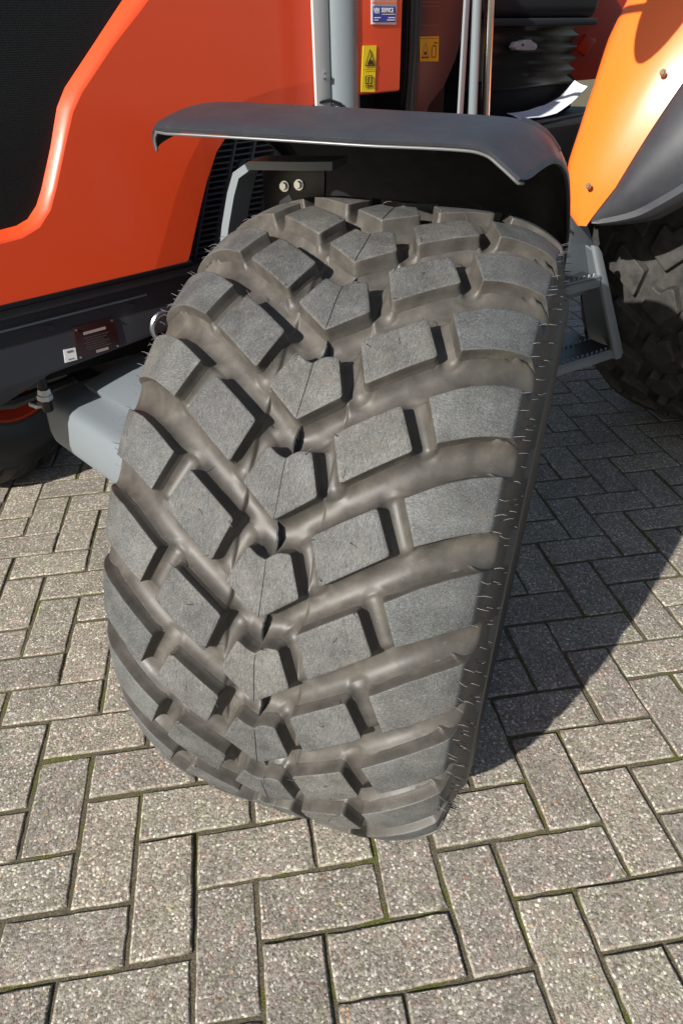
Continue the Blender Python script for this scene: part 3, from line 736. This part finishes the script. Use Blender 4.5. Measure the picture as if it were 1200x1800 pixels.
# engine grille lattice behind the wheel
eg = box('engine_grille', (-.03, -.60, .80), (.60, -.585, 1.12), M_matte, tractor, .002); eg['label'] = 'black louvred engine grille beside the front tyre'
for i in range(26):
    z = .848 + i * .0105
    x0 = interp(z, [(.848, -.005), (.939, .03), (1.006, .062), (1.058, .095), (1.12, .15)])
    box('slat', (x0 - .03, -.548, z), (.30, -.5405, z + .0030), M_louvre, eg, .0)
for x in (.03, .075, .125, .175, .235, .29):
    prism('upright', [P(x - .055, -.5385, .84), P(x - .049, -.5385, .84), P(x + .062, -.5385, 1.12), P(x + .056, -.5385, 1.12)], P(0, -.012, 0), M_louvre, eg)
tube('latch_boss', [P(.168, -.541, 1.018), P(.168, -.531, 1.018)], .011, M_plastic, eg)

# ---- chassis
fr_ = prism('frame_rail', [P(-1.1, -.52, .845), P(1.1, -.52, .845), P(1.1, -.52, .75), P(-.10, -.52, .742), P(-.32, -.52, .727), P(-.44, -.52, .690), P(-1.1, -.52, .675)], P(0, -.09, 0), M_dgrey, tractor, .004)
fr_['label'] = 'dark grey side frame with a rating plate'
box('ledge_highlight', (-1.08, -.5205, .8225), (-.10, -.5165, .8265), M_grey, fr_, .001)  # raised strip, the ledge's highlight put into its paler grey
for x in (-.305, -.14): box('rivet_block', (x, -.5205, .806), (x + .014, -.5175, .815), M_dgrey, fr_, .001)
pp = prism('rating_plate', [P(-.258, -.5195, .799), P(-.178, -.5195, .799), P(-.176, -.5195, .739), P(-.262, -.5195, .739)], P(0, .0022, 0), M_plate, fr_, .0005)
def flat_box(name, x0, x1, z0, z1, y, m, par, th=.0006, dz=0):
    return prism(name, [P(x0, y, z0), P(x1, y, z0 + dz), P(x1, y, z1 + dz), P(x0, y, z1)], P(0, th, 0), m, par)
PY = -.5172
def joined_flats(name, rects, y, m, par, th=.0004):
    V, F = [], []
    for x0, x1, z0, z1 in rects:
        b0 = len(V); V += [P(x, yy, z) for yy in (y, y + th) for x, z in ((x0, z0), (x1, z0), (x1, z1), (x0, z1))]
        F += [tuple(b0 + k for k in f) for f in ((0, 1, 2, 3), (4, 5, 6, 7), (0, 1, 5, 4), (1, 2, 6, 5), (2, 3, 7, 6), (3, 0, 4, 7))]
    return link(name, mesh_of(name, V, F, m, smooth=False), par)
for q in ((-.242, -.197, .7815, .7865), (-.225, -.200, .7425, .7475)): joined_flats('plate_field', [q], PY, M_platelight, fr_)
joined_flats('plate_print', [(-.244 + (i % 2) * .004, -.192 - (i * 7 % 5) * .003, .774 - i * .0045, .7755 - i * .0045) for i in range(6)], PY, M_redink if False else mat('faint_plate_print', (.06, .04, .04), .4), fr_, .0003)
for x, z in ((-.254, .794), (-.182, .794), (-.181, .744), (-.258, .743)):
    tube('rivet', [P(x, -.5175, z), P(x, -.5155, z)], .0022, M_zinc, fr_, 8)
prism('blank_sticker', [P(-.285, -.5196, .7645), P(-.2625, -.5196, .7625), P(-.264, -.5196, .740), P(-.288, -.5196, .7405)], P(0, .0012, 0), M_white, fr_)
joined_flats('sticker_print', [(-.280, -.269, .757, .7605), (-.281, -.270, .744, .7455)], -.5183, M_grey, fr_, .0004)
# engine and gearbox mass under the hood, dark
box('engine_block', (-.10, -1.08, .50), (1.5, -.62, .86), M_matte, tractor, .02)
box('belly_plate', (-.9, -1.12, .685), (.3, -.60, .71), M_matte, tractor, .005)
# lashing eye
tube('lashing_eye', [P(-.100 + .022 * math.cos(a), -.478 + .006 * math.sin(a), .772 + .026 * math.sin(a)) for a in [i * 2 * math.pi / 20 for i in range(21)]], .0055, M_zinc, tractor, 8)
# front axle beam with steering guard
ax_out = [(-.300, .532), (-.305, .560), (-.303, .612), (-.296, .632), (-.275, .640), (-.09, .652), (-.02, .60), (0.0, .50), (-.10, .45), (-.22, .47), (-.285, .520)]
axle = prism('front_axle', [P(x, -.655, z) for x, z in ax_out], P(0, .47, 0), M_grey, tractor, .012, 3); axle['label'] = 'grey front axle beam beside the tyre'
box('axle_beam', (-.16, -1.5, .44), (.02, -.60, .58), M_dgrey, tractor, .02)
prism('steering_guard', [P(-.235, -.60, .66), P(-.10, -.60, .69), P(-.04, -.60, .66), P(-.04, -.60, .60), P(-.2, -.60, .60)], P(0, .40, 0), M_grey, tractor, .008)
tube('grease_nipple', [P(-.305, -.648, .622), P(-.318, -.650, .626), P(-.322, -.650, .627), P(-.33, -.650, .630)], [.008, .010, .007, .004], M_zinc, axle, 8)
hose = tube('hydraulic_hose', [P(-.325, -.56, .74), P(-.325, -.56, .70), P(-.325, -.565, .672), P(-.322, -.575, .64)], .010, M_black, tractor)
tube('hose_fitting', [P(-.325, -.56, .690), P(-.325, -.562, .680), P(-.325, -.563, .679), P(-.325, -.565, .668)], [.0115, .0135, .0155, .0155], M_zinc, hose, 8)
tube('tie_bar', [P(-.47, -1.0, .60), P(-.42, -.95, .585), P(-.40, -.90, .565), P(-.30, -.85, .56), P(-.15, -.85, .57)], .014, M_dgrey, tractor, 8)

# ---- cowl with stickers, exhaust column, side panel
CY = -.43
cowl = prism('cowl_panel', [P(.360, CY, 1.1295), P(.519, CY, 1.131), P(.529, CY, 1.50), P(.360, CY, 1.50)], P(0, -.085, 0), M_orange, tractor, .006, 3); cowl['label'] = 'orange cowl panel with service and warning stickers'
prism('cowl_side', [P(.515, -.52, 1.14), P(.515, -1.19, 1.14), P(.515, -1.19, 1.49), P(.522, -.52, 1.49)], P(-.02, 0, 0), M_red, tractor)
SY = CY + .0008
P_plain = P
def P(X, Y, Z): return P_plain(-.764 + (X + .764) * .9446, Y, 1.216 + (Z - 1.216) * .9446) if Y > -.48 else P_plain(X, Y, Z)
ws = prism('warning_sticker', [P(.4685, SY, 1.131), P(.5105, SY, 1.129), P(.5155, SY, 1.213), P(.4755, SY, 1.213)], P_plain(0, .0010, 0), M_yellow, cowl)
def tri_ring(name, cx, z0, w, hgt, y, par, m, th=.0016):
    V, F = [], []; o = [(cx - w / 2, z0), (cx + w / 2, z0), (cx, z0 + hgt)]; i_ = [(cx - w / 2 + th * 1.8, z0 + th), (cx + w / 2 - th * 1.8, z0 + th), (cx, z0 + hgt - th * 2.4)]
    for q in o + i_: V.append(P(q[0], y, q[1]))
    for q in o + i_: V.append(P(q[0], y + .0004, q[1]))
    for k in range(3):
        k2 = (k + 1) % 3; F += [(k, k2, 3 + k2, 3 + k), (6 + k, 6 + k2, 9 + k2, 9 + k), (k, k2, 6 + k2, 6 + k), (3 + k, 3 + k2, 9 + k2, 9 + k)]
    return link(name, mesh_of(name, V, F, m, smooth=False), par)
WY = CY + .0027
tri_ring('warning_triangle', .4955, 1.177, .031, .030, WY, cowl, M_ink)
prism('warning_pictogram', [P(.487, WY, 1.1795), P(.5045, WY, 1.1795), P(.5025, WY, 1.186), P(.4985, WY, 1.1865), P(.4965, WY, 1.192), P(.494, WY, 1.187), P(.4905, WY, 1.187)], P_plain(0, .0004, 0), M_ink, cowl)
joined_flats('warning_print', [(.4775, .5105, 1.1705, 1.1712), (.4805, .483, 1.1455, 1.159), (.5005, .503, 1.1455, 1.159), (.4905, .4925, 1.147, 1.1575), (.483, .5, 1.1585, 1.160), (.4805, .503, 1.1445, 1.146), (.4795, .5035, 1.1415, 1.1425), (.4795, .5035, 1.139, 1.140)], WY, M_ink, cowl, .0004)
prism('service_sticker', [P(.501, SY, 1.2495), P(.5755, SY, 1.2485), P(.577, SY, 1.305), P(.501, SY, 1.305)], P_plain(0, .0010, 0), M_white, cowl)
joined_flats('service_sticker_field', [(.504, .573, 1.2525, 1.2795)], WY, M_blue, cowl, .0004)
joined_flats('service_sticker_band', [(.503, .575, 1.2835, 1.287), (.503, .575, 1.2895, 1.2925)], WY, M_redink, cowl, .0004)
joined_flats('service_sticker_print', [(.531, .570, 1.2655, 1.2667), (.508, .526, 1.2595, 1.2612), (.550, .570, 1.2595, 1.2612), (.508, .519, 1.2555, 1.2572), (.546, .570, 1.2555, 1.2572)], WY + .0006, M_white, cowl, .0003)
def text(name, s, x, z, size, y, m, par, wide=1.0):
    cu = bpy.data.curves.new(name, 'FONT'); cu.body = s; cu.size = size; cu.extrude = .0002; cu.offset = size * .018
    t = bpy.data.objects.new(name, cu); C.objects.link(t); bpy.context.view_layer.update()
    me = bpy.data.meshes.new_from_object(t.evaluated_get(bpy.context.evaluated_depsgraph_get())); bpy.data.objects.remove(t)
    me.name = name; me.materials.clear(); me.materials.append(m)
    o = link(name, me, par); o.matrix_local = Matrix(((wide, 0, 0, x), (0, 0, -1, -y), (0, 1, 0, z), (0, 0, 0, 1))); return o
P = P_plain
text('service_lettering', 'VIM', .4365, 1.2646, .0128, WY + .0008, M_white, cowl, .72)
text('service_lettering', 'SERVICE', .4573, 1.2665, .0102, WY + .0008, M_white, cowl, .92)
# grey column
col_o = []
for k in range(15):
    a = R(-150 + k * 20)
    col_o.append((.375 + .0455 * math.cos(R(180) - (a + R(0))) , -.468 + .0455 * math.sin(R(180) - a)))
cp_ = [(.32, -.47)] + [(.3755 + .0445 * math.cos(R(160 - i * 20)), -.470 + .0445 * math.sin(R(160 - i * 20))) for i in range(13)] + [(.34, -.50)]
column = prism('exhaust_column', [P(x, y, .98) for x, y in cp_], (0, 0, .68), M_grey, tractor); column['label'] = 'grey vertical exhaust cover column beside the hood'
prism('column_flange', [P(.2955, -.452, .98), P(.2955, -.446, .98), P(.3345, -.446, .98), P(.3345, -.452, .98)], (0, 0, .68), M_pale, column, .001)
hexbolt('bolt', P(.321, -.446, 1.166), P(0, 1, 0), .0058, .006, M_zinc, column)
tube('wire', [P(.30, -.45, 1.122), P(.325, -.44, 1.126), P(.345, -.43, 1.118), P(.36, -.44, 1.10)], .003, M_black, tractor, 8)
tube('cable', [P(.578, -.462, .95), P(.577, -.460, 1.1), P(.582, -.458, 1.2), P(.584, -.458, 1.45)], .0105, M_black, tractor)
tube('cable', [P(.622, -.49, .95), P(.622, -.488, 1.1), P(.628, -.487, 1.2), P(.64, -.487, 1.45)], .008, M_plastic, tractor)
SY, WY = -.5005, -.4993
panel = prism('side_panel', [P(.644, -.502, 1.02), P(.648, -.502, 1.45), P(.84, -.502, 1.45), P(.818, -.502, 1.30), P(.814, -.502, 1.235), P(.79, -.502, 1.178), P(.752, -.502, 1.126), P(.70, -.502, 1.09), P(.68, -.502, 1.02)], P(0, -.02, 0), M_maroon, tractor, .005, 2); panel['label'] = 'tinted dark red side panel with an amber warning sticker'
prism('warning_sticker', [P(.659, SY, 1.180), P(.724, SY, 1.178), P(.722, SY, 1.226), P(.657, SY, 1.226)], P(0, .001, 0), M_amber, panel)
tri_ring('warning_triangle', .677, 1.1875, .026, .029, WY, panel, M_redink)
joined_flats('warning_print', [(.664, .69, 1.1855, 1.188), (.673, .681, 1.192, 1.198), (.698, .7, 1.186, 1.207), (.712, .714, 1.186, 1.207), (.698, .714, 1.186, 1.1875), (.701, .713, 1.207, 1.2095), (.706, .717, 1.2125, 1.215), (.66, .718, 1.222, 1.2227)], WY, M_ink, panel, .0004)
joined_flats('sticker_reflection', [(.662, .722, 1.2875, 1.289), (.662, .722, 1.280, 1.2815), (.66, .722, 1.246, 1.2472)], -.5015, mat('faint_reflection', (.16, .09, .10), .3), panel, .0005)  # service sticker's reflection drawn as faint pale lines
prism('dash', [P(.62, -.52, .9), P(.62, -1.18, .9), P(.62, -1.18, 1.5), P(.62, -.52, 1.5)], P(.16, 0, 0), M_matte, tractor, .01)
# grab rails
box('grab_rail', (.6835, -.4055, .92), (.6985, -.3995, 1.50), M_lgrey, tractor, .001)
tube('grab_rail', [P(.742, -.40, .92), P(.731, -.40, 1.1), P(.720, -.40, 1.3), P(.712, -.4, 1.5)], .0112, M_grey, tractor, 16)
tube('grab_rail', [P(.796, -.40, .92), P(.781, -.40, 1.1), P(.766, -.40, 1.3), P(.755, -.4, 1.5)], .0105, M_chrome, tractor, 16)
# platform, seat suspension
plat = box('cab_platform', (.66, -1.2, .90), (1.7, -.40, 1.022), M_matte, tractor, .012)
box('platform_sill', (.70, -.40, .82), (1.0, -.352, .985), M_plastic, tractor, .012)
seat = bpy.data.objects.new('seat', None); C.objects.link(seat); seat.parent = tractor; bpy.data.objects.remove(seat)
seat = box('seat_base', (1.06, -1.10, 1.02), (1.56, -.63, 1.12), M_matte, tractor, .02)
bv = []
for i in range(13):
    z = 1.09 + i * .0145; e = .012 if i % 2 else -.004
    bv.append((z, e))
V, F = [], []
for z, e in bv:
    x0, x1, y0, y1 = 1.06 - e, 1.56 + e, -1.10 - e, -.63 + e; c = .05
    V += [P(*q, z) for q in ((x0 + c, y0), (x1 - c, y0), (x1, y0 + c), (x1, y1 - c), (x1 - c, y1), (x0 + c, y1), (x0, y1 - c), (x0, y0 + c))]
for i in range(12):
    for k in range(8): F.append((i * 8 + k, i * 8 + (k + 1) % 8, i * 8 + 8 + (k + 1) % 8, i * 8 + 8 + k))
link('seat_bellows', sharpen(mesh_of('seat_bellows', V, F, mat('black_rubber_bellows', (.014, .014, .015), .38)), 100), tractor)
prism('seat_cushion', [P(1.02, -.60, 1.262), P(1.58, -.60, 1.262), P(1.62, -.60, 1.40), P(1.05, -.60, 1.40), P(1.0, -.60, 1.34)], P(0, -.56, 0), mat('black_seat_vinyl', (.02, .02, .022), .42), tractor, .03, 4)
bk = prism('seat_buckle', [P(-.764 + (x + .764) * 1.065, -.58, 1.216 + (z - 1.216) * 1.065) for x, z in [(1.02,1.199),(1.035,1.192),(1.055,1.193),(1.058,1.191),(1.115,1.191),(1.125,1.196),(1.12,1.204),(1.10,1.210),(1.093,1.214),(1.06,1.214),(1.055,1.211),(1.03,1.211)]], P(0, -.02, 0), M_buckle, tractor, .003)
prism('buckle_slot', [P(1.169, -.5792, 1.200), P(1.178, -.5792, 1.200), P(1.178, -.5792, 1.2045), P(1.169, -.5792, 1.2045)], P(0, -.001, 0), M_black, bk)
box('seat_rail', (1.03, -.62, 1.245), (1.55, -.58, 1.262), M_dgrey, tractor, .004)
for z in (1.108, 1.096): tube('rail_screw', [P(1.04, -.64, z), P(1.04, -.622, z)], .004, M_zinc, seat, 8)

# ---- rear fender, flare, inner wall
fe = []
XC, ZC, FR = 2.02, .75, 1.05
Lz = [(.79, -.222), (.816, -.215), (.833, -.245), (.87, -.268), (.908, -.279), (.952, -.2875), (1.026, -.280), (1.12, -.275), (1.209, -.277), (1.285, -.266), (1.4, -.25), (1.6, -.22)]
Rz = [(.79, -.213), (.816, -.203), (.835, -.194), (.914, -.146), (1.023, -.103), (1.138, -.056), (1.25, -.02), (1.4, .02), (1.6, .06)]
for i in range(34):
    z = lerp(.820, 1.58, (i / 33)); yl, yr = interp(z, Lz), interp(z, Rz); row = []
    X = XC - math.sqrt(max(FR ** 2 - (z - ZC) ** 2, .1))
    for j, u in enumerate((-.35, -.25, -.15, -.08, -.03, 0, .03, .08, .16, .3, .45, .6, .75, .9, 1.0)):
        w = yr - yl
        if u < 0: row.append(P(X + .012 + (-u) * .55, yl - .006 + u * .02, z))
        else: row.append(P(X + .012 * (1 - u / .08) ** 2 * (u < .08) - .02 * math.sin(u * math.pi) * w / .2, yl + u * w, z))
    fe.append(row)
fender = shell('rear_fender', fe, .006, M_orange_sunlit, tractor); fender['label'] = 'sunlit orange rear fender'
for (x, y, z) in ((1.028, -.098, 1.146), (.963, -.199, .915)):
    hexbolt('bolt', P(x - .0165, y, z), P(-1, .1, .1), .0055, .005, mat('brown_plastic_plug', (.16, .09, .05), .5), fender)
fl_rows = []
IN = [(.836, -.1935), (.914, -.146), (1.023, -.103), (1.138, -.056), (1.25, -.02), (1.40, .02), (1.58, .06)]
RIM = [(.828, -.188), (.857, -.094), (.902, -.023), (.945, .032), (1.0, .095), (1.09, .17), (1.25, .25)]
ins_c = smooth_curve([(a_, b_, 0) for a_, b_ in IN], 30); rim_c = smooth_curve([(a_, b_, 0) for a_, b_ in RIM], 30)
def fx(z): return XC - math.sqrt(max(FR ** 2 - (z - ZC) ** 2, .01))
for i in range(30):
    (zi, yi, _), (zr, yr, _) = ins_c[i], rim_c[i]; k = min(1, i / 6); row = []
    for u in (0, .06, .2, .4, .6, .78, .88, .93):
        z_ = lerp(zi, zr, u); row.append(P(fx(z_) + .006 - .022 * k * math.sin(math.pi * min(u * 1.1, 1)) ** .8 + .022 * k * u * u, lerp(yi, yr, u), z_))
    xr = fx(zr)
    row += [P(xr + .026 * k, lerp(yi, yr, .95), lerp(zi, zr, .95)), P(xr + .010 * k, lerp(yi, yr, .985), lerp(zi, zr, .985)), P(xr + .008 * k, yr + .004 * k, zr - .004 * k), P(xr + .020 * k, yr + .008 * k, zr - .012 * k), P(xr + .05 * k, yr + .006 * k, zr - .022 * k), P(xr + .11 * k, yr, zr - .028 * k)]
    fl_rows.append(row)
fl_o = shell('fender_flare', fl_rows, .006, M_plastic, tractor); fl_o['label'] = 'black rubber flare along the orange rear fender'
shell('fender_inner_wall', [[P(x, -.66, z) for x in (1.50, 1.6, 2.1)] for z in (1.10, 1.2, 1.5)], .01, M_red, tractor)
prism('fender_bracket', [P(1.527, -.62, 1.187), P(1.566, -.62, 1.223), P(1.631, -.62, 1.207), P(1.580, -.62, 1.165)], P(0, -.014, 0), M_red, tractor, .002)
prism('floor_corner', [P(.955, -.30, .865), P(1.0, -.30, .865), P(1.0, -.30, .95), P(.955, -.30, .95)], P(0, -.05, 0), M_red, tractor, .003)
hexbolt('bolt', P(.962, -.282, .925), P(-.7, .7, .1), .012, .008, M_grey, fender)

# ---- guessed mirror and arm, unseen, added above the view to shadow the rear fender
mo = [(.060 * math.cos(t_) * (1 + .25 * math.sin(t_)), .135 * math.sin(t_)) for t_ in [i * 2 * math.pi / 28 for i in range(28)]]
caster = prism('shadow_caster', [P(.50, -.055 + y_ + .18 * z_, 1.565 + z_) for y_, z_ in mo], P(.03, 0, 0), M_plastic, tractor, .006, 2)
tube('shadow_caster_arm', [P(.49, -.05, 1.57), P(.45, -.20, 1.60), P(.42, -.40, 1.60), P(.40, -.47, 1.55)], .010, M_black, caster)

# ---- access steps
sp = prism('step_plate', [P(.93, -.262, .862), P(1.030, -.260, .850), P(1.048, -.259, .835), P(1.148, -.258, .724), P(1.19, -.258, .655), P(1.19, -.262, .60), P(.94, -.268, .60)], P(.004, -.006, 0), M_grey, tractor, .0015); sp['label'] = 'grey metal plate carrying the access steps'
tube('plate_rivet', [P(.99, -.262, .80), P(.99, -.256, .80)], .004, M_zinc, sp, 8)
prism('step_side_bar', [P(1.026, -.20, .762), P(1.044, -.196, .757), P(1.068, -.196, .738), P(1.298, -.186, .398), P(1.290, -.186, .380), P(1.262, -.188, .384)], P(0, -.012, 0), M_lgrey, tractor, .003)
prism('step_side_plate', [P(1.05, -.212, .74), P(1.27, -.200, .39), P(1.36, -.34, .39), P(1.16, -.34, .74)], P(.006, 0, .003), M_grey, tractor)
def step_tread(z, x1, x0):
    y1, y0 = -.194, -.255
    t = prism('step_tread', [P(x1, y1, z), P(x0, y0, z), P(x0 + .05, y0 - .17, z), P(x1 + .05, y1 - .19, z)], (0, 0, .004), M_dgrey, tractor)
    prism('step_lip', [P(x1, y1, z + .008), P(x0, y0, z + .008), P(x0, y0, z - .024), P(x1, y1, z - .024)], P(.004, -.008, 0), M_grey, t, .002)
    n = 15
    for i in range(n):
        u = (i + .3) / n; x, y = lerp(x1, x0, u), lerp(y1, y0, u)
        prism('anti_slip_tooth', [P(x, y - .012, z + .004), P(x - .008, y - .014, z + .004), P(x - .006, y - .0135, z + .013), P(x - .002, y - .0125, z + .013)], P(.0, -.003, 0), M_lgrey, t)
        prism('anti_slip_tooth', [P(x + .03, y - .10, z + .004), P(x + .022, y - .102, z + .004), P(x + .024, y - .1015, z + .012), P(x + .028, y - .1005, z + .012)], P(0, -.003, 0), M_lgrey, t)
step_tread(.412, 1.262, .96); step_tread(.667, 1.082, .80)

# ---- loose sheet of paper on the platform
pg = []
for i in range(5):
    row = []
    for j in range(14):
        u = j / 13; x = 1.115 + u * .37
        row.append(Vector(tractor_w @ P(x + i * .004, -.525 - i * .014 - .02 * u, interp(u, [(0, 1.030), (.3, 1.027), (.55, 1.034), (.8, 1.055), (1, 1.090)]) + i * .0035 + .002 * math.sin(u * 9 + i))))
    pg.append(row)
paper = shell('paper_sheet', pg, .0012, M_paper); tag(paper, 'curled white paper sheet lying on the black cab platform', 'paper')
